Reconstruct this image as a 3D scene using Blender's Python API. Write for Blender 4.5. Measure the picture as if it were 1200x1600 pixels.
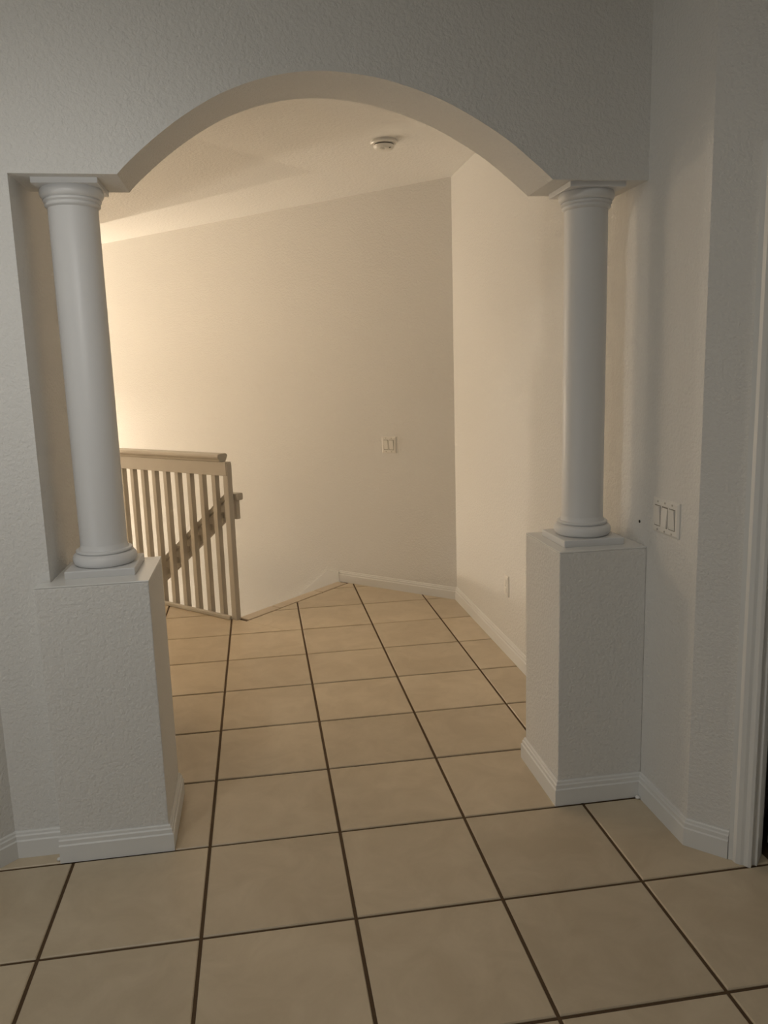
import bpy, bmesh, math, random
from mathutils import Vector, Matrix

# ------------------------------------------------------------------ scene, camera, lights
for o in list(bpy.data.objects):
    bpy.data.objects.remove(o)
C = bpy.context.scene.collection
SC = bpy.context.scene
S = 0.45            # one floor tile (with its joint) in metres; the plan below is in tiles
R2 = math.sqrt(2)


def cam_axes(yaw, pitch, roll):
    cy, sy, cp, sp, cr, sr = (math.cos(yaw), math.sin(yaw), math.cos(pitch), math.sin(pitch),
                              math.cos(roll), math.sin(roll))
    f = Vector((sy * cp, cy * cp, sp))
    r = Vector((cy, -sy, 0))
    u = r.cross(f)
    return cr * r + sr * u, -sr * r + cr * u, f


r_, u_, f_ = cam_axes(0.1422, -0.1700, -0.0327)
cd = bpy.data.cameras.new('camera')
cam = bpy.data.objects.new('camera', cd)
C.objects.link(cam)
M = Matrix.Identity(4)
for i in range(3):
    M[i][0], M[i][1], M[i][2] = r_[i], u_[i], -f_[i]
M[0][3], M[1][3], M[2][3] = 1.5439 * S, -3.5788 * S, 3.5275 * S
cam.matrix_world = M
cd.sensor_fit = 'VERTICAL'
cd.sensor_height = 36
cd.lens = 1218.34 / 1600 * 36
cd.shift_x = (600 - 582.4) / 1600
cd.shift_y = (791.6 - 800) / 1600
cd.clip_start = 0.05
SC.camera = cam

w = bpy.data.worlds.new('world')
SC.world = w
w.use_nodes = True
w.node_tree.nodes['Background'].inputs[0].default_value = (0.5, 0.55, 0.6, 1)
w.node_tree.nodes['Background'].inputs[1].default_value = 0.02


def lamp(name, loc, watts, col, rad, kind='POINT'):
    d = bpy.data.lights.new(name, kind)
    d.energy, d.color, d.shadow_soft_size = watts, col, rad
    o = bpy.data.objects.new(name, d)
    C.objects.link(o)
    o.location = Vector(loc) * S
    return o


lamp('stairwell_light', (-3.25, 14.70, 2.3), 66, (1.0, 0.82, 0.62), 0.1)
lamp('stairwell_light', (-3.4, 14.5, 5.0), 10, (1.0, 0.82, 0.62), 0.1)  # added fill above the main lamp, brightens the hall floor; no fixture known
lamp('foyer_fill', (-6.6, 15.4, -2.0), 320, (1.0, 0.86, 0.69), 0.15)  # unseen fill added low in the stairwell to raise the ambient light
lamp('hall_fill', (-3.5, 8.5, 5.1), 27, (1.0, 0.75, 0.50), 0.15)  # added fill, not a known fixture: lifts hall floor and pedestal side
lamp('hall_fill', (-6.3, 12.2, 1.2), 30, (1.0, 0.83, 0.64), 0.2)  # low unseen fill, added to brighten hall ceiling and arch underside
lamp('front_room_fill', (3.6, -3.2, 1.6), 1.6, (0.9, 0.95, 1.0), 0.3)  # weak fill added for the pedestal front and slanted wall on the right
lamp('front_room_fill', (-3.0, -2.5, 1.0), 15, (0.93, 0.97, 1.0), 0.1)  # invented low source on the left, fills the lower right wall


def spot(name, loc, aim, watts, col, rad, deg):
    o = lamp(name, loc, watts, col, rad, 'SPOT')
    o.data.spot_size, o.data.spot_blend = math.radians(deg), 1.0
    o.rotation_euler = (Vector(aim) - Vector(loc)).to_track_quat('-Z', 'Y').to_euler()


spot('wall_spot', (0.35, -0.3, 4.5), (0.3, 2.16, 3.95), 7.5, (1.0, 0.98, 0.94), 0.05, 98)
spot('wall_spot', (0.25, -1.2, 3.9), (0.6, 2.1, 2.2), 5, (1.0, 0.99, 0.96), 0.05, 125)
spot('ceiling_downlight', (0.0, -3.4, 8.0), (1.0, 0.5, 0.0), 16, (1.0, 0.96, 0.88), 0.08, 125)
spot('ceiling_downlight', (-1.5, -2.0, 8.0), (1.2, 1.2, 0.0), 43, (1.0, 0.95, 0.86), 0.08, 120)

SC.view_settings.view_transform = 'Standard'
SC.view_settings.look = 'None'
SC.view_settings.gamma = 1
SC.view_settings.use_curve_mapping = False
SC.view_settings.exposure = 0.0


# ------------------------------------------------------------------ materials
def mat(name, col, rough=0.6, bump=None, var=None, spec=0.5, pos=False):
    m = bpy.data.materials.new(name)
    m.use_nodes = True
    N, L = m.node_tree.nodes, m.node_tree.links
    b = N['Principled BSDF']
    b.inputs['Base Color'].default_value = (*col, 1)
    b.inputs['Roughness'].default_value = rough
    b.inputs['Specular IOR Level'].default_value = spec
    geo = N.new('ShaderNodeNewGeometry')
    if bump:
        sc, dist, st = bump
        n = N.new('ShaderNodeTexNoise')
        n.inputs['Scale'].default_value = sc
        n.inputs['Detail'].default_value = 3
        n.inputs['Roughness'].default_value = 0.55
        L.new(geo.outputs['Position'], n.inputs['Vector'])
        rp = N.new('ShaderNodeMapRange')
        rp.inputs[1].default_value, rp.inputs[2].default_value = 0.35, 0.65
        L.new(n.outputs['Fac'], rp.inputs[0])
        bp = N.new('ShaderNodeBump')
        bp.inputs['Distance'].default_value = dist
        bp.inputs['Strength'].default_value = st
        L.new(rp.outputs[0], bp.inputs['Height'])
        L.new(bp.outputs[0], b.inputs['Normal'])
    return m


WALL = mat('wall_paint', (0.80, 0.79, 0.76), 0.62, (85, 0.0026, 0.6), spec=0.35)
CEIL = mat('ceiling_paint', (0.87, 0.86, 0.83), 0.75, (60, 0.0025, 0.6), spec=0.3)
TRIM = mat('trim_paint', (0.82, 0.82, 0.80), 0.38)
GLOSS = mat('column_paint', (0.79, 0.79, 0.785), 0.4)
LEDGE = mat('ledge_paint', (0.82, 0.82, 0.80), 0.2)
RAILP = mat('railing_paint', (0.50, 0.46, 0.39), 0.42)
PLATE = mat('plate_plastic', (0.84, 0.82, 0.77), 0.3)
DARK = mat('dark_slot', (0.03, 0.025, 0.02), 0.7)
CAULK = mat('caulk', (0.85, 0.85, 0.83), 0.5)
CARPET = mat('stair_carpet', (0.50, 0.42, 0.32), 0.9, (300, 0.003, 0.8))
GAP = mat('rocker_gap', (0.26, 0.235, 0.20), 0.6)
GROUT = mat('grout', (0.115, 0.070, 0.035), 0.9, (220, 0.001, 0.5))


def tile_material(name, base, dark):
    m = bpy.data.materials.new(name)
    m.use_nodes = True
    N, L = m.node_tree.nodes, m.node_tree.links
    b = N['Principled BSDF']
    geo = N.new('ShaderNodeNewGeometry')
    oi = N.new('ShaderNodeObjectInfo')
    mul = N.new('ShaderNodeMath'); mul.operation = 'MULTIPLY'; mul.inputs[1].default_value = 40
    L.new(oi.outputs['Random'], mul.inputs[0])
    add = N.new('ShaderNodeVectorMath'); add.operation = 'ADD'
    L.new(geo.outputs['Position'], add.inputs[0]); L.new(mul.outputs[0], add.inputs[1])
    n1 = N.new('ShaderNodeTexNoise'); n1.inputs['Scale'].default_value = 6; n1.inputs['Detail'].default_value = 6
    n1.inputs['Roughness'].default_value = 0.62; n1.inputs['Distortion'].default_value = 0.6
    L.new(add.outputs[0], n1.inputs['Vector'])
    r1 = N.new('ShaderNodeMapRange'); r1.inputs[1].default_value = 0.36; r1.inputs[2].default_value = 0.66
    L.new(n1.outputs['Fac'], r1.inputs[0])
    mx = N.new('ShaderNodeMix'); mx.data_type = 'RGBA'
    mx.inputs[6].default_value = (*dark, 1); mx.inputs[7].default_value = (*base, 1)
    L.new(r1.outputs[0], mx.inputs[0])
    r2 = N.new('ShaderNodeMapRange'); r2.inputs[3].default_value = 0.93; r2.inputs[4].default_value = 1.05
    L.new(oi.outputs['Random'], r2.inputs[0])
    sc = N.new('ShaderNodeVectorMath'); sc.operation = 'SCALE'
    L.new(mx.outputs[2], sc.inputs[0]); L.new(r2.outputs[0], sc.inputs['Scale'])
    L.new(sc.outputs[0], b.inputs['Base Color'])
    n2 = N.new('ShaderNodeTexNoise'); n2.inputs['Scale'].default_value = 45; n2.inputs['Detail'].default_value = 3
    L.new(add.outputs[0], n2.inputs['Vector'])
    r3 = N.new('ShaderNodeMapRange'); r3.inputs[3].default_value = 0.28; r3.inputs[4].default_value = 0.42
    L.new(n2.outputs['Fac'], r3.inputs[0]); L.new(r3.outputs[0], b.inputs['Roughness'])
    bp = N.new('ShaderNodeBump'); bp.inputs['Distance'].default_value = 0.0008; bp.inputs['Strength'].default_value = 0.35
    L.new(n2.outputs['Fac'], bp.inputs['Height']); L.new(bp.outputs[0], b.inputs['Normal'])
    return m


TILE = tile_material('floor_tile', (0.67, 0.56, 0.405), (0.59, 0.485, 0.34))
NOSE = tile_material('nosing_tile', (0.66, 0.55, 0.41), (0.60, 0.49, 0.36))


# ------------------------------------------------------------------ mesh helpers (all input in tiles)
def obj(name, vs, fs, m, parent=None, smooth=False, bevel=0.0, seg=2, angle=None):
    """One mesh object; vs in tile units, world position (made local to the parent's base)."""
    base = parent['_base'] if parent is not None and '_base' in parent else (0, 0, 0)
    base = Vector(base)
    me = bpy.data.meshes.new(name)
    me.from_pydata([(Vector(v) - base) * S for v in vs], [], fs)
    bm = bmesh.new(); bm.from_mesh(me)
    bmesh.ops.recalc_face_normals(bm, faces=bm.faces)
    bm.to_mesh(me); bm.free()
    me.materials.append(m)
    o = bpy.data.objects.new(name, me)
    C.objects.link(o)
    if parent is not None:
        o.parent = parent
    if smooth:
        for p in me.polygons:
            p.use_smooth = True
        if angle:
            me.set_sharp_from_angle(angle=math.radians(angle))
    if bevel:
        b = o.modifiers.new('bevel', 'BEVEL')
        b.width, b.segments, b.limit_method = bevel * S, seg, 'ANGLE'
        b.angle_limit = math.radians(40)
        b.harden_normals = False
    return o


def struct(o):
    o['kind'] = 'structure'
    return o


def thing(name, base, label, cat, group=None):
    o = bpy.data.objects.new(name, None)
    C.objects.link(o)
    o.location = Vector(base) * S
    o['_base'] = list(base)
    o['label'], o['category'] = label, cat
    if group:
        o['group'] = group
    return o


def prism(poly, z0, z1):
    """poly: plan outline (x, y); z0/z1: floats or lists."""
    n = len(poly)
    a = z0 if isinstance(z0, (list, tuple)) else [z0] * n
    b = z1 if isinstance(z1, (list, tuple)) else [z1] * n
    vs = [(p[0], p[1], a[i]) for i, p in enumerate(poly)] + [(p[0], p[1], b[i]) for i, p in enumerate(poly)]
    fs = [tuple(range(n))[::-1], tuple(range(n, 2 * n))]
    fs += [(i, (i + 1) % n, n + (i + 1) % n, n + i) for i in range(n)]
    return vs, fs


def box(x0, x1, y0, y1, z0, z1):
    return prism([(x0, y0), (x1, y0), (x1, y1), (x0, y1)], z0, z1)


class Frame:
    """Local frame: a runs along, n points out, z up."""
    def __init__(self, o, a):
        self.o = Vector((o[0], o[1], o[2] if len(o) > 2 else 0))
        self.a = Vector((a[0], a[1], 0)).normalized()
        self.n = Vector((self.a.y, -self.a.x, 0))

    def p(self, s, n, z):
        v = self.o + self.a * s + self.n * n
        return (v.x, v.y, v.z + z)

    def box(self, s0, s1, n0, n1, z0, z1):
        vs = [self.p(s, n, z) for z in (z0, z1) for s, n in ((s0, n0), (s1, n0), (s1, n1), (s0, n1))]
        return vs, [(3, 2, 1, 0), (4, 5, 6, 7), (0, 1, 5, 4), (1, 2, 6, 5), (2, 3, 7, 6), (3, 0, 4, 7)]

    def sweep(self, prof, s0, s1, m0=0.0, m1=0.0):
        """profile (n, z) swept along a; m0/m1 mitre slopes (ds per n)."""
        k = len(prof)
        vs = [self.p(s0 + m0 * n, n, z) for n, z in prof] + [self.p(s1 + m1 * n, n, z) for n, z in prof]
        fs = [tuple(range(k)), tuple(range(k, 2 * k))[::-1]]
        fs += [(i, k + i, k + (i + 1) % k, (i + 1) % k) for i in range(k)]
        return vs, fs


def lathe(cx, cy, prof, seg=48):
    vs, fs = [], []
    for r, z in prof:
        for i in range(seg):
            t = 2 * math.pi * i / seg
            vs.append((cx + r * math.cos(t), cy + r * math.sin(t), z))
    for j in range(len(prof) - 1):
        for i in range(seg):
            k = (i + 1) % seg
            fs.append((j * seg + i, j * seg + k, (j + 1) * seg + k, (j + 1) * seg + i))
    fs.append(tuple(range(seg))[::-1])
    fs.append(tuple(range((len(prof) - 1) * seg, len(prof) * seg)))
    return vs, fs


def clip(poly, a, b, c):
    """keep a*x + b*y <= c"""
    out = []
    for i, p in enumerate(poly):
        q = poly[(i + 1) % len(poly)]
        dp, dq = a * p[0] + b * p[1] - c, a * q[0] + b * q[1] - c
        if dp <= 0:
            out.append(p)
        if dp * dq < 0:
            t = dp / (dp - dq)
            out.append((p[0] + t * (q[0] - p[0]), p[1] + t * (q[1] - p[1])))
    return out


def area(p):
    return abs(sum(p[i][0] * p[(i + 1) % len(p)][1] - p[(i + 1) % len(p)][0] * p[i][1] for i in range(len(p)))) / 2


# ------------------------------------------------------------------ plan
CZ = 6.245                                    # hall ceiling
FZ = 9.5                                      # high ceiling of the front room
YF, YB = 2.16, 2.70                           # arch wall front and back
xr = lambda y: 4.52 - 0.0083 * (y - 1.335)    # right wall face
FAR0 = (4.466, 7.87)                          # corner of right wall and far wall
fy = lambda x: 7.87 + 0.94 * (4.466 - x)      # far wall face
EDGE = -6.62                                  # landing edge: x - y
RAILC = 8.78                                  # railing line: x + y
LOW = -5.6                                    # lower storey floor
XE = -7.5                                     # end wall of the stairwell
RX, LX, BY = 6.7, -5.0, -14.0                  # rest of the front room

# ------------------------------------------------------------------ floor and tiles
e1 = ((EDGE + RAILC) / 2, (RAILC - EDGE) / 2)
e2x = (EDGE + 0 + 7.87 + 0.94 * 4.466) / 1.94     # edge meets far wall
e2 = (e2x, e2x - EDGE)
slab = [(LX - .3, BY - .3), (RX + .3, BY - .3), (RX + .3, 5.0), (4.7, 5.0), (4.7, 7.9), (FAR0[0] + .1, FAR0[1] + .05), e2, e1,
        (XE, RAILC - XE), (XE, 4.9), (LX - .3, 4.9)]
vs, fs = prism(slab, -0.25, -0.011)
floor = struct(obj('floor', vs, fs, GROUT))

G = 0.012
GAPC = 0.006


def tile_mesh(polys, name, top=0.0):
    """flat-topped tile with a small chamfer; polys are convex outlines"""
    vs, fs = [], []
    for poly in polys:
        n = len(poly)
        cx = sum(p[0] for p in poly) / n; cy = sum(p[1] for p in poly) / n
        k = len(vs)
        vs += [(p[0], p[1], -0.02) for p in poly]
        vs += [(p[0], p[1], top - 0.006) for p in poly]
        ins = []
        for p in poly:
            d = math.hypot(cx - p[0], cy - p[1]) or 1
            s = min(0.009 / d, 0.3)
            ins.append((p[0] + (cx - p[0]) * s, p[1] + (cy - p[1]) * s))
        vs += [(p[0], p[1], top) for p in ins]
        fs += [tuple(range(k + n, k))[::-1]] if False else []
        fs += [(k + i, k + (i + 1) % n, k + n + (i + 1) % n, k + n + i) for i in range(n)]
        fs += [(k + n + i, k + n + (i + 1) % n, k + 2 * n + (i + 1) % n, k + 2 * n + i) for i in range(n)]
        fs += [tuple(range(k + 2 * n, k + 3 * n))]
    return vs, fs


full = None
rnd = random.Random(4)
for j in range(-9, 10):
    for i in range(-8, 7):
        cx, cy = i + .5, j + .5
        if cy < 3:
            if not (LX - .6 < cx < RX and cx - cy > LX - 1.8 - .0 and cx + cy < 8.0):
                continue
            if cx < 0 and cx - cy < -3.6:
                continue
            if cx > 4.5 and cx + cy > 6.6:
                continue
        else:
            if cx > 4.6 or (cx < -0.0 and cy < 5) or cx < XE:
                continue
        sq = [(i + G, j + G), (i + 1 - G, j + G), (i + 1 - G, j + 1 - G), (i, j + 1 - G)]
        sq[3] = (i + G, j + 1 - G)
        sq = clip(sq, 0.94, 1, 0.94 * 4.466 + 7.87)
        if j >= 2:
            sq = clip(sq, 1, 0, 4.6)
        if len(sq) < 3 or area(sq) < .002:
            continue
        a = clip(sq, 1, 1, RAILC)
        b = clip(clip(sq, -1, -1, -RAILC), -1, 1, 6.35)
        if all(p[0] - p[1] > -6.35 for p in sq) or all(p[0] + p[1] < RAILC for p in sq):
            a, b = sq, []                 # clear of the stair opening: one uncut piece
        ps = [p for p in (a, b) if len(p) > 2 and area(p) > 0.0015]
        if not ps:
            continue
        whole = len(ps) == 1 and abs(area(ps[0]) - (1 - 2 * G) ** 2) < 1e-6
        if whole:
            if full is None:
                v, f = tile_mesh([[(G, G), (1 - G, G), (1 - G, 1 - G), (G, 1 - G)]], 'tile')
                full = obj('tile', v, f, TILE, floor)
                o = full
            else:
                o = full.copy(); C.objects.link(o); o.parent = floor
            o.location = (i * S, j * S, rnd.uniform(-.0006, .0004))
        else:
            v, f = tile_mesh(ps, 'tile')
            obj('tile', v, f, TILE, floor)
# bullnose pieces along the landing edge
cuts = [8.86, 9.83, 11.25, 12.16]
for k in range(3):
    a, b = cuts[k] + .014, cuts[k + 1] - .014
    pl = []
    for d, c in ((EDGE - .03, a), (-6.372, a), (-6.372, b), (EDGE - .03, b)):
        pl.append(((c + d) / 2, (c - d) / 2))
    v, f = prism(pl, -0.06, 0.006)
    obj('nosing_tile', v, f, NOSE, floor, bevel=.008)

# ------------------------------------------------------------------ walls
# arch wall (header): strip of quads above the traced underside
und = [(0.0, 4.905), (0.70, 4.900)]
arc = [(0.70, 4.90), (0.78, 4.978), (0.958, 5.128), (1.18, 5.285), (1.444, 5.428), (1.75, 5.529), (2.065, 5.572), (2.364, 5.555),
       (2.632, 5.505), (2.994, 5.382), (3.366, 5.182), (3.605, 5.008), (3.77, 4.872)]


def catmull(p, n=6):
    out = []
    for i in range(len(p) - 1):
        p0 = p[max(i - 1, 0)]; p1 = p[i]; p2 = p[i + 1]; p3 = p[min(i + 2, len(p) - 1)]
        for k in range(n):
            t = k / n
            out.append(tuple(0.5 * (2 * p1[c] + (p2[c] - p0[c]) * t + (2 * p0[c] - 5 * p1[c] + 4 * p2[c] - p3[c]) * t * t
                                    + (3 * p1[c] - p0[c] - 3 * p2[c] + p3[c]) * t ** 3) for c in (0, 1)))
    return out + [p[-1]]


und = und[:1] + catmull(arc) + [(4.6, 4.868)]
vs, fs = [], []
for x, z in und:
    vs += [(x, YF, z), (x, YF, FZ + .05), (x, YB, z), (x, YB, FZ + .05)]
for i in range(len(und) - 1):
    a, b = 4 * i, 4 * i + 4
    fs += [(a, b, b + 1, a + 1), (a + 2, a + 3, b + 3, b + 2), (a, a + 2, b + 2, b), (a + 1, b + 1, b + 3, a + 3)]
fs += [(0, 1, 3, 2)]
k = 4 * (len(und) - 1)
fs += [(k, k + 2, k + 3, k + 1)]
struct(obj('wall_arch', vs, fs, WALL))

ZB = -0.2
# left wall: stub beside the opening, running on into the hall
vs, fs = prism([(-0.44, YF), (0.0, YF), (0.0, 5.0), (-0.25, 5.0), (-0.25, 4.4), (-0.44, 4.4)], ZB, FZ + .05)
struct(obj('wall_left', vs, fs, WALL))
# slanted wall on the left towards the viewer
LA = (-0.44, YF)
LB = (LX, YF + (LX + 0.44))
vs, fs = prism([LA, LB, (LB[0] - .35, LB[1]), (LA[0] - .35, LA[1]), (LA[0], LA[1] + .35)], ZB, FZ + .05)
struct(obj('wall_slanted_left', vs, fs, WALL))
vs, fs = box(LX - .35, LX, BY, LB[1], ZB, FZ + .05)
struct(obj('wall_room_left', vs, fs, WALL))
vs, fs = box(LX - .35, RX + .35, BY - .35, BY, ZB, FZ + .05)
struct(obj('wall_room_back', vs, fs, WALL))
# right wall with the hall
vs, fs = prism([(xr(1.335), 1.335), (xr(7.87), 7.87), (4.9, 7.87), (4.9, 1.7)], ZB, FZ + .05)
struct(obj('wall_right', vs, fs, WALL))
# far wall along the stairs
fx = XE - .3
vs, fs = prism([FAR0, (fx, fy(fx)), (fx + .3, fy(fx) + .35), (4.9, 7.95), (4.9, 7.6), (4.6, 7.7)], LOW - .1, CZ + .9)
struct(obj('wall_far', vs, fs, WALL))
vs, fs = box(XE - .3, XE, 4.7, fy(XE) + .2, LOW - .1, CZ + .9)
struct(obj('wall_hall_end', vs, fs, WALL))
vs, fs = box(XE - .2, -.25, 4.7, 5.0, ZB, CZ + .05)
struct(obj('wall_hall_left', vs, fs, WALL))
# stairwell walls below the landing
off = .02
vs, fs = prism([e1, (XE, RAILC - XE), (XE, RAILC - XE - .3), (e1[0] - .1, e1[1] - .2)], LOW, -.02)
struct(obj('wall_stair_side', vs, fs, WALL))
vs, fs = prism([e1, e2, (e2[0] + .2, e2[1] - .2), (e1[0] + .2, e1[1] - .2)], LOW, -.05)
struct(obj('wall_stair_head', vs, fs, WALL))
vs, fs = prism([(XE - .2, RAILC - XE - .3), (1.2, RAILC - 1.5), (3.2, 9.3), (XE - .2, fy(XE) + .3)], LOW - .2, LOW)
struct(obj('floor_lower', vs, fs, CARPET))

# slanted wall on the right with the closet opening
RA = (xr(1.335), 1.335)
FR = Frame(RA, (1, -1))             # s along the slanted wall, n = out towards the viewer
FR.n = Vector((-1, -1, 0)).normalized()
TH = .27
S0 = 0.452                          # casing inner edge
DW, DH = 1.75, 4.70
SL = (RX - RA[0]) * R2
vs, fs = [], []


def add(v, f):
    k = len(vs)
    vs.extend(v)
    fs.extend([tuple(i + k for i in q) for q in f])


add(*FR.box(0, S0, -TH, 0, ZB, FZ + .05))
add(*FR.box(S0 + DW, SL + .2, -TH, 0, ZB, FZ + .05))
add(*FR.box(S0, S0 + DW, -TH, 0, DH, FZ + .05))
struct(obj('wall_slanted_right', vs, fs, WALL))
vs, fs = box(RX, RX + .35, BY, RA[1] - (RX - RA[0]) + .2, ZB, FZ + .05)
struct(obj('wall_room_right', vs, fs, WALL))
# closet shell behind the doors
vs, fs = [], []
add(*FR.box(S0 - .15, S0 + DW + .2, -1.65, -1.5, ZB, DH + .3))
add(*FR.box(S0 - .15, S0 - .05, -1.5, -TH, ZB, DH + .3))
add(*FR.box(S0 + DW + .1, S0 + DW + .2, -1.5, -TH, ZB, DH + .3))
add(*FR.box(S0 - .15, S0 + DW + .2, -1.65, -TH, DH + .2, DH + .3))
struct(obj('wall_closet', vs, fs, WALL))
# the slab reaches under the closet
# ------------------------------------------------------------------ ceiling: flat, with a raised tray over the stairs
TR = -5.15                          # x - y of the tray edge
HZ = 0.18
vs, fs = box(LX - .35, RX + .35, BY - .35, YF + .1, FZ, FZ + .1)
struct(obj('ceiling', vs, fs, CEIL))
tx = (TR + 7.87 + 0.94 * 4.466) / 1.94
T1 = (tx, tx - TR)                  # tray edge at the far wall
T0 = (YB + .0 + TR, YB)             # tray edge runs back to the arch wall line (hidden)
tb = 5.0
T0 = (tb + TR, tb)
vs, fs = [], []
add(*prism([(-.3, YB - .6), (4.9, YB - .6), (4.9, 7.75), (T1[0] + .05, T1[1] + .05), T1, T0, (-.3, tb)], CZ, CZ + .1))
struct(obj('ceiling_hall', vs, fs, CEIL))
# beside the stairs the ceiling folds down gently from that edge; the flat part runs on along the far wall
AL = -0.10
zb = lambda p: CZ + AL * (p[1] - p[0] + TR) / R2
up = lambda p: (p[0], p[1], zb(p))
Pl, Pm = (-0.595, 9.31), (2.443, 7.635)
ln = lambda t: (Pm[0] + t * (Pl[0] - Pm[0]), Pm[1] + t * (Pl[1] - Pm[1]))
t0 = (TR - (Pm[0] - Pm[1])) / ((Pl[0] - Pl[1]) - (Pm[0] - Pm[1]))
Pr = ln(t0)
te = (XE - .3 - Pm[0]) / (Pl[0] - Pm[0])
Pe = ln(te)
vs = [(*T0, CZ), (*Pr, CZ), up(Pe), up((XE - .3, tb)), (*Pe, CZ + .08), (XE - .3, tb, CZ + .08)]
fs = [(0, 1, 2, 3), (1, 4, 2), (0, 3, 5), (0, 5, 4, 1), (2, 4, 5, 3)]
struct(obj('ceiling_slope', vs, fs, CEIL))
vs, fs = prism([Pr, T1, (XE - .3, fy(XE - .3) + .05), Pe], CZ, CZ + .1)
struct(obj('ceiling_stairwell', vs, fs, CEIL))
vs, fs = box(XE - .4, T0[0] + .02, tb - .3, tb + .02, CZ - .02, CZ + .7)
struct(obj('trim_1', vs, fs, CEIL))


# ------------------------------------------------------------------ baseboards
BT, BH = 0.034, 0.205


def base_prof(h=BH, t=BT):
    return [(0, 0), (t, 0), (t, h * .66), (t * .72, h * .70), (t * .72, h * .84), (t * .45, h * .88), (t * .40, h * .96), (t * .2, h), (0, h)]


def baseboard(name, p0, p1, side, m0=0., m1=0., parent=None, prof=None):
    """board from p0 to p1, standing out on 'side' (a point on the room side)"""
    fr = Frame(p0, (p1[0] - p0[0], p1[1] - p0[1]))
    if (Vector((side[0], side[1], 0)) - fr.o).dot(fr.n) < 0:
        fr.n = -fr.n
    L = math.hypot(p1[0] - p0[0], p1[1] - p0[1])
    v, f = fr.sweep(prof or base_prof(), 0, L, m0, m1)
    o = obj(name, v, f, TRIM, parent)
    return o


T8 = math.tan(math.radians(22.5))
struct(baseboard('baseboard_left', (-0.44, YF), (-0.08, YF), (0, 0), m0=T8))
struct(baseboard('baseboard_slanted_left', LB, LA, (0, -1), m1=-T8))
struct(baseboard('baseboard_right', (xr(2.03), 2.03), RA, (0, 1), m1=T8))
struct(baseboard('baseboard_slanted_right', RA, FR.p(S0 - .16, 0, 0)[:2], (0, -1), m0=-T8))
struct(baseboard('baseboard_hall_right', (xr(2.78), 2.78), FAR0, (0, 5), m1=-math.tan(math.radians(23))))
struct(baseboard('baseboard_far', FAR0, (2.80, fy(2.80)), (0, 5), m0=math.tan(math.radians(23)), prof=base_prof(.19)))
struct(baseboard('baseboard_hall_left', (0, 2.78), (0, 5.0), (3, 4)))
# sloped stair skirt on the far wall
fd = Vector((-1, .94, 0)).normalized()
FF = Frame((2.80, fy(2.80)), (-1, .94))
FF.n = Vector((-.94, -1, 0)).normalized()
out = [(0, -.3), (0, .175), (.23, .175), (8.5, .175 - .79 * 8.27), (8.5, -.9 - .79 * 8.27)]
v = [FF.p(s, n, z) for n in (0, .04) for s, z in out]
k = len(out)
f = [tuple(range(k)), tuple(range(k, 2 * k))[::-1]] + [(i, (i + 1) % k, k + (i + 1) % k, k + i) for i in range(k)]
struct(obj('trim_2', v, f, TRIM))

# ------------------------------------------------------------------ closet door
cas = [(0, 0), (.05, 0), (.055, .02), (.045, .05), (.052, .07), (.052, .10), (.03, .125), (.03, .155), (0, .155)]   # (n, across)
d1 = struct(obj('door_1', *FR.box(S0 - .004, S0 + DW + .004, -TH, 0, DH - .03, DH), TRIM))


def casing(flip):
    prof = [(n, (S0 - c) if not flip else (S0 + DW + c)) for n, c in cas]
    k = len(prof)
    v = [FR.p(s, n, 0) for n, s in prof] + [FR.p(s, n, DH + c) for (n, s), (_, c) in zip(prof, cas)]
    f = [tuple(range(k)), tuple(range(k, 2 * k))[::-1]] + [(i, k + i, k + (i + 1) % k, (i + 1) % k) for i in range(k)]
    return v, f


obj('casing', *casing(False), TRIM, d1)
obj('casing', *casing(True), TRIM, d1)
k = len(cas)
v = [FR.p(S0 - c, n, DH + c) for n, c in cas] + [FR.p(S0 + DW + c, n, DH + c) for n, c in cas]
f = [tuple(range(k)), tuple(range(k, 2 * k))[::-1]] + [(i, k + i, k + (i + 1) % k, (i + 1) % k) for i in range(k)]
obj('casing', v, f, TRIM, d1)
for s0, s1 in ((S0 - .005, S0 + .03), (S0 + DW - .03, S0 + DW + .005)):
    obj('jamb', *FR.box(s0, s1, -.165, .004, 0, DH), TRIM, d1)
LW = (DW - .06 - .09) / 2
for k in range(2):
    a = S0 + .03 + .03 + k * (LW + .03)
    lf = obj('door_leaf', *FR.box(a, a + LW, -.27, -.19, .085, DH - .08), TRIM, d1, bevel=.006)
    for z0, z1 in ((.35, 1.9), (2.15, 4.3)):
        obj('door_panel', *FR.box(a + .17, a + LW - .17, -.2, -.182, z0, z1), TRIM, lf, bevel=.012)

# ------------------------------------------------------------------ pedestals
PZ = 2.112
lp = thing('pedestal', (0.35, 2.4, 0), 'white textured half-wall pedestal with ledge, standing nearer the stair railing', 'pedestal')
poly = [(-.083, 2.03), (.705, 2.03), (.705, 2.805), (0, 2.805), (0, YF), (-.083, YF)]
v, f = prism(poly, 0, PZ - .012)
obj('body', v, f, WALL, lp, bevel=.008)
v, f = prism([(p[0] + (.0015 if p[0] > .5 else 0), p[1]) for p in poly], PZ - .012, PZ)
obj('ledge', v, f, LEDGE, lp, bevel=.004)['label'] = 'smooth painted ledge on top'
baseboard('baseboard', (-.083 - .01, 2.03), (.705, 2.03), (0, 0), m1=1, parent=lp)
baseboard('baseboard', (.705, 2.03), (.705, 2.805), (2, 2), m0=-1, m1=1, parent=lp)
baseboard('baseboard', (.705, 2.805), (0, 2.805), (0, 4), m0=-1, parent=lp)
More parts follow.
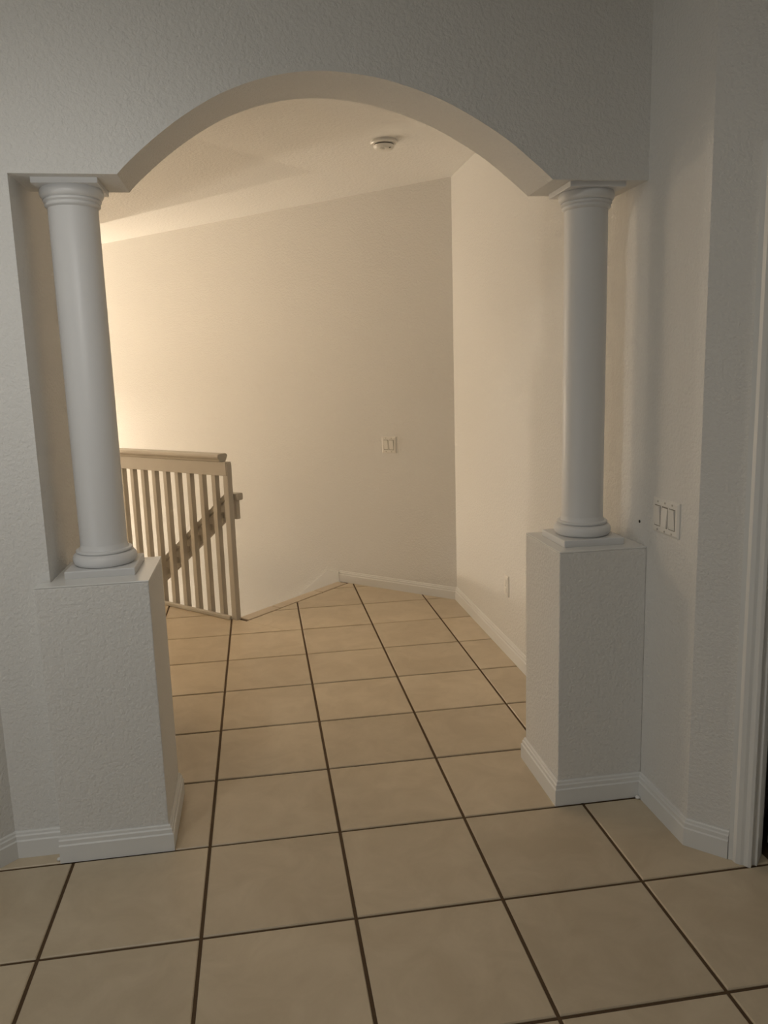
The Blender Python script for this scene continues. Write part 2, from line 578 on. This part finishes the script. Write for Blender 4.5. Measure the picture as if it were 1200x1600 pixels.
# local coords: children were built relative to the pedestal base
rp = thing('pedestal', (4.15, 2.4, 0), 'white textured half-wall pedestal built against the wall with the three-gang switch', 'pedestal')
x0 = 3.797
poly = [(x0, 2.035), (xr(2.035), 2.035), (xr(2.81), 2.81), (x0, 2.81)]
v, f = prism(poly, 0, PZ - .012)
obj('body', v, f, WALL, rp, bevel=.008)
v, f = prism(poly, PZ - .012, PZ)
obj('ledge', v, f, LEDGE, rp, bevel=.004)['label'] = 'smooth painted ledge on top'
baseboard('baseboard', (xr(2.03), 2.035), (x0, 2.035), (0, 0), m1=1, parent=rp)
baseboard('baseboard', (x0, 2.035), (x0, 2.81), (2, 2), m0=-1, m1=1, parent=rp)
baseboard('baseboard', (x0, 2.81), (xr(2.81), 2.81), (4, 4), m0=-1, parent=rp)


# ------------------------------------------------------------------ columns
def column(cx, cy, ztop, r, label):
    t = thing('column', (cx, cy, PZ), label, 'column', 'round columns under the arch')
    h = .25
    obj('plinth', *box(cx - h, cx + h, cy - h, cy + h, PZ - .002, PZ + .055), GLOSS, t, bevel=.006)
    z = PZ + .053
    b = [(r + .03, z)]
    for k in range(13):                     # torus
        a = -math.pi / 2 + math.pi * k / 12
        b.append((r + .022 + .042 * math.cos(a), z + .048 + .048 * math.sin(a)))
    b += [(r + .028, z + .098), (r + .034, z + .102), (r + .036, z + .110), (r + .032, z + .118), (r + .012, z + .122), (r + .004, z + .14), (r, z + .16)]
    obj('column_base', *lathe(cx, cy, b), GLOSS, t, smooth=True, angle=50)
    za = ztop - .036                        # underside of the abacus
    s0, s1 = z + .155, za - .128
    sh = [(r, s0)] + [(r, s0 + (s1 - s0) * k / 6) for k in range(1, 6)] + [(r, s1)]
    obj('shaft', *lathe(cx, cy, sh, 64), GLOSS, t, smooth=True, angle=50)
    c = [(r, s1 - .004), (r + .004, s1)]
    for zz, rr in ((.012, .016), (.026, .022)):
        pass
    c += [(r + .012, s1 + .004), (r + .018, s1 + .012), (r + .018, s1 + .022), (r + .012, s1 + .028), (r + .016, s1 + .032), (r + .026, s1 + .040),
          (r + .026, s1 + .050), (r + .020, s1 + .056)]
    for k in range(9):                      # echinus
        a = -math.pi / 2 * .75 + math.pi * .75 * k / 8
        c.append((r + .020 + .038 * math.cos(a) - .012 + .0, s1 + .056 + .072 * (math.sin(a) + .924) / 1.63))
    c = c[:-1] + [(c[-1][0], za + .002)]
    obj('capital', *lathe(cx, cy, c), GLOSS, t, smooth=True, angle=50)
    h = .219
    obj('abacus', *box(cx - h, cx + h, cy - h, cy + h, za, ztop + .004), GLOSS, t, bevel=.004)


column(.335, 2.47, 4.902, .171, 'white round column standing on the pedestal nearer the stair railing')
column(4.138, 2.415, 4.869, .165, 'white round column standing on the pedestal beside the three-gang switch')

# ------------------------------------------------------------------ stair railing
E0 = -6.565
oo = ((RAILC + E0) / 2, (RAILC - E0) / 2)
RF = Frame(oo, (-1, 1))             # s runs away along the stairwell
RF.n = Vector((-1, -1, 0)).normalized()      # towards the hall
RL = (oo[0] - XE) * R2
rl = thing('stair_railing', (oo[0], oo[1], 0), 'cream painted wooden guard railing with square balusters along the stairwell', 'railing')
rl['_base'] = [oo[0], oo[1], 0]
obj('post', *RF.box(0, .105, -.045, .045, -.01, 2.325), RAILP, rl, bevel=.012)
hb = .0415
v, f = RF.box(-hb, hb, -hb, hb, .0, 2.16)
b0 = obj('baluster', v, f, RAILP, rl, bevel=.006)
nb = int((RL - .2) / .273)
for k in range(1, nb + 1):
    o = b0 if k == 1 else b0.copy()
    if k > 1:
        C.objects.link(o); o.parent = rl
    o.location = RF.a * (.04 + .273 * k) * S
obj('top_rail', *RF.box(.02, RL, -.052, .052, 2.14, 2.338), RAILP, rl, bevel=.006)
capp = [(-.085, 2.395), (-.06, 2.345), (-.052, 2.338), (.052, 2.338), (.06, 2.345), (.07, 2.375), (.092, 2.39), (.097, 2.415), (.088, 2.442), (.06, 2.455),
        (-.06, 2.455), (-.088, 2.442), (-.095, 2.415)]
v, f = RF.sweep(capp, .13, RL)
obj('cap_rail', v, f, RAILP, rl, bevel=.006)
obj('bottom_rail', *RF.box(.10, RL, .0415, .095, 0.002, .058), RAILP, rl, bevel=.01)

# handrail on the stair side of the balusters
hr = thing('stair_handrail', (oo[0], oo[1], 0), 'cream sloping handrail running down the stairs behind the balusters', 'handrail')
path = [(-.035, 1.872), (.21, 1.872), (7.2, 1.872 - .74 * 6.99)]     # (s, top z)


def hrail(n0, n1, dz0, dz1, s_in=0.0):
    vs, fs = [], []
    pts = [(path[0][0] + s_in, path[0][1])] + path[1:]
    for s, z in pts:
        for n, d in ((n0, dz0), (n1, dz0), (n1, dz1), (n0, dz1)):
            vs.append(RF.p(s, n, z + d))
    for k in range(len(pts) - 1):
        a = 4 * k
        for i in range(4):
            fs.append((a + i, a + (i + 1) % 4, a + 4 + (i + 1) % 4, a + 4 + i))
    fs += [(0, 1, 2, 3), tuple(4 * (len(pts) - 1) + i for i in (3, 2, 1, 0))]
    return vs, fs


obj('cap_rail', *hrail(-.205, -.075, -.105, 0), RAILP, hr, bevel=.02, seg=3)
obj('rail_board', *hrail(-.17, -.10, -.385, -.10, .05), RAILP, hr, bevel=.006)
for k in range(1, 8):
    s = .04 + .273 * (k + (0 if k < 8 else 0))
    z = 1.872 - .74 * max(0, s - .21)
    obj('bracket', *RF.box(s - .02, s + .02, -.105, -.04, z - .31, z - .22), RAILP, hr)

# carpeted stairs going down beside the railing
st = thing('staircase', (oo[0], oo[1], LOW), 'carpeted straight stairs going down beside the railing and far wall', 'stairs')
RUN, RISE = .565, .425
for k in range(13):
    zt = -RISE * (k + 1)
    a = k * RUN + (-(EDGE - E0)) / R2
    p0, p1 = RF.p(a, -.0, 0), RF.p(a + RUN, -.0, 0)
    if p1[0] < XE + .05:
        break
    def farpt(s):
        # from the rail line across the stairs to the far wall
        x, y, _ = RF.p(s, 0, 0)
        t = (7.87 + .94 * (4.466 - x) - y) / 1.94
        return (x + t, y + t)
    poly = [p0[:2], farpt(a), farpt(a + RUN), p1[:2]]
    v, f = prism(poly, max(zt - RISE - .1, LOW), zt)
    obj('step', v, f, CARPET, st)


# ------------------------------------------------------------------ switches, outlet, detector
def wall_frame(p, a, side):
    fr = Frame(p, a)
    if (Vector((side[0], side[1], 0)) - Vector((p[0], p[1], 0))).dot(fr.n) < 0:
        fr.n = -fr.n
    return fr


def plate_mesh(fr, w, h, t):
    v0, f0 = [], []
    i = .016
    for (a, b, n) in ((w / 2, h / 2, -.004), (w / 2, h / 2, t * .45), (w / 2 - i, h / 2 - i, t)):
        for s, z in ((-a, -b), (a, -b), (a, b), (-a, b)):
            v0.append(fr.p(s, n, z))
    f0 = [(0, 1, 2, 3), (8, 9, 10, 11)]
    for l in (0, 4):
        f0 += [(l + i_, l + (i_ + 1) % 4, l + 4 + (i_ + 1) % 4, l + 4 + i_) for i_ in range(4)]
    return v0, f0


def disc(fr, s, z, r, n0, n1, seg=10):
    v = [fr.p(s + r * math.cos(2 * math.pi * k / seg), n, z + r * math.sin(2 * math.pi * k / seg)) for n in (n0, n1) for k in range(seg)]
    return v, [tuple(range(seg)), tuple(range(seg, 2 * seg))] + [(k, (k + 1) % seg, seg + (k + 1) % seg, seg + k) for k in range(seg)]


def switch(fr, gangs, label, tilts, cat='light switch'):
    b = tuple(fr.o)
    t = thing('light_switch', b, label, cat)
    pitch = .103
    w, h = .155 + pitch * (gangs - 1) + .012, .262
    T = .019
    obj('plate', *plate_mesh(fr, w, h, T), PLATE, t)
    for g in range(gangs):
        s = (g - (gangs - 1) / 2) * pitch
        a, hh = .037, .074
        obj('rocker_gap', *fr.box(s - a - .005, s + a + .005, T - .004, T + .0012, -hh - .006, hh + .006), GAP, t)
        d = .012 * tilts[g]
        v = [fr.p(s + sx * a, T - .003, z) for z in (-hh, hh) for sx in (-1, 1)]
        v += [fr.p(s + sx * a, T + .008 + (d if z > 0 else -d), z) for z in (-hh, hh) for sx in (-1, 1)]
        obj('rocker', v, [(0, 1, 3, 2), (4, 6, 7, 5), (0, 4, 5, 1), (2, 3, 7, 6), (0, 2, 6, 4), (1, 5, 7, 3)], PLATE, t)
        for z in (-.107, .107):
            obj('screw', *disc(fr, s, z, .008, T - .003, T + .003), mat_screw, t)


mat_screw = mat('screw_paint', (0.5, 0.47, 0.42), 0.4)
switch(wall_frame((xr(1.75), 1.75, 2.395), (0, 1), (0, 1.75)), 3, 'white three-gang rocker switch plate beside a pedestal', (.5, -.6, .5))
switch(wall_frame((3.60, fy(3.60), 2.385), (-1, .94), (0, 5)), 2, 'white two-gang rocker switch plate on the far wall of the landing', (.5, .5))

fr = wall_frame((xr(5.45), 5.45, .875), (0, 1), (0, 5.45))
t = thing('wall_outlet', tuple(fr.o), 'white duplex electrical outlet low on the hall wall', 'outlet')
obj('plate', *plate_mesh(fr, .165, .265, .019), PLATE, t)
for z in (-.052, .052):
    so = obj('socket', *fr.box(-.036, .036, .012, .025, z - .034, z + .034), PLATE, t, bevel=.008)
    for s in (-.014, .014):
        obj('slot', *fr.box(s - .004, s + .004, .022, .0265, z - .004, z + .018), DARK, so)
    obj('slot', *disc(fr, 0, z - .018, .007, .022, .0265), DARK, so)
obj('screw', *disc(fr, 0, 0, .007, .015, .022), mat_screw, t)

sx, sy = 3.215, 6.17
t = thing('smoke_detector', (sx, sy, CZ), 'round white smoke detector on the hall ceiling', 'smoke detector')
obj('mounting_base', *lathe(sx, sy, [(.150, CZ + .002), (.158, CZ - .008), (.160, CZ - .03), (.150, CZ - .042), (.12, CZ - .044)], 40), PLATE, t, smooth=True, angle=40)
obj('vent_ring', *lathe(sx, sy, [(.118, CZ - .040), (.118, CZ - .056)], 40), DARK, t, smooth=True, angle=40)
obj('cover', *lathe(sx, sy, [(.120, CZ - .053), (.127, CZ - .058), (.124, CZ - .075), (.105, CZ - .098), (.075, CZ - .106), (.02, CZ - .108)], 40), PLATE, t, smooth=True, angle=40)
obj('test_button', *lathe(sx - .03, sy - .055, [(.028, CZ - .100), (.030, CZ - .113), (.022, CZ - .119), (.005, CZ - .120)], 20), PLATE, t, smooth=True, angle=40)
obj('indicator', *lathe(sx + .055, sy - .085, [(.009, CZ - .085), (.009, CZ - .102)], 10), DARK, t)

fr = wall_frame((xr(2.16), 2.16, 2.29), (0, 1), (0, 2.16))
o = obj('nail_hole', *disc(fr, 0, 0, .012, -.01, .004), DARK)
o['label'], o['category'] = 'small dark nail mark in the wall just above the pedestal ledge', 'nail'


def blob(name, x, y, r, label):
    prof = [(r * math.sin(math.pi * k / 6) + .0005, r * .8 * (1 - math.cos(math.pi * k / 6)) - .0015) for k in range(7)]
    o = obj(name, *lathe(x, y, prof, 12), CAULK, None, smooth=True)
    o['label'], o['category'] = label, 'caulk'


blob('caulk_lump', 4.462, 1.975, .02, 'tiny white lump of caulk on the floor in the corner under the three-gang switch')
blob('caulk_lump', -.112, 2.04, .016, 'tiny white lump of caulk at the end of the pedestal baseboard beside the slanted wall')

for o in bpy.data.objects:
    if '_base' in o:
        del o['_base']
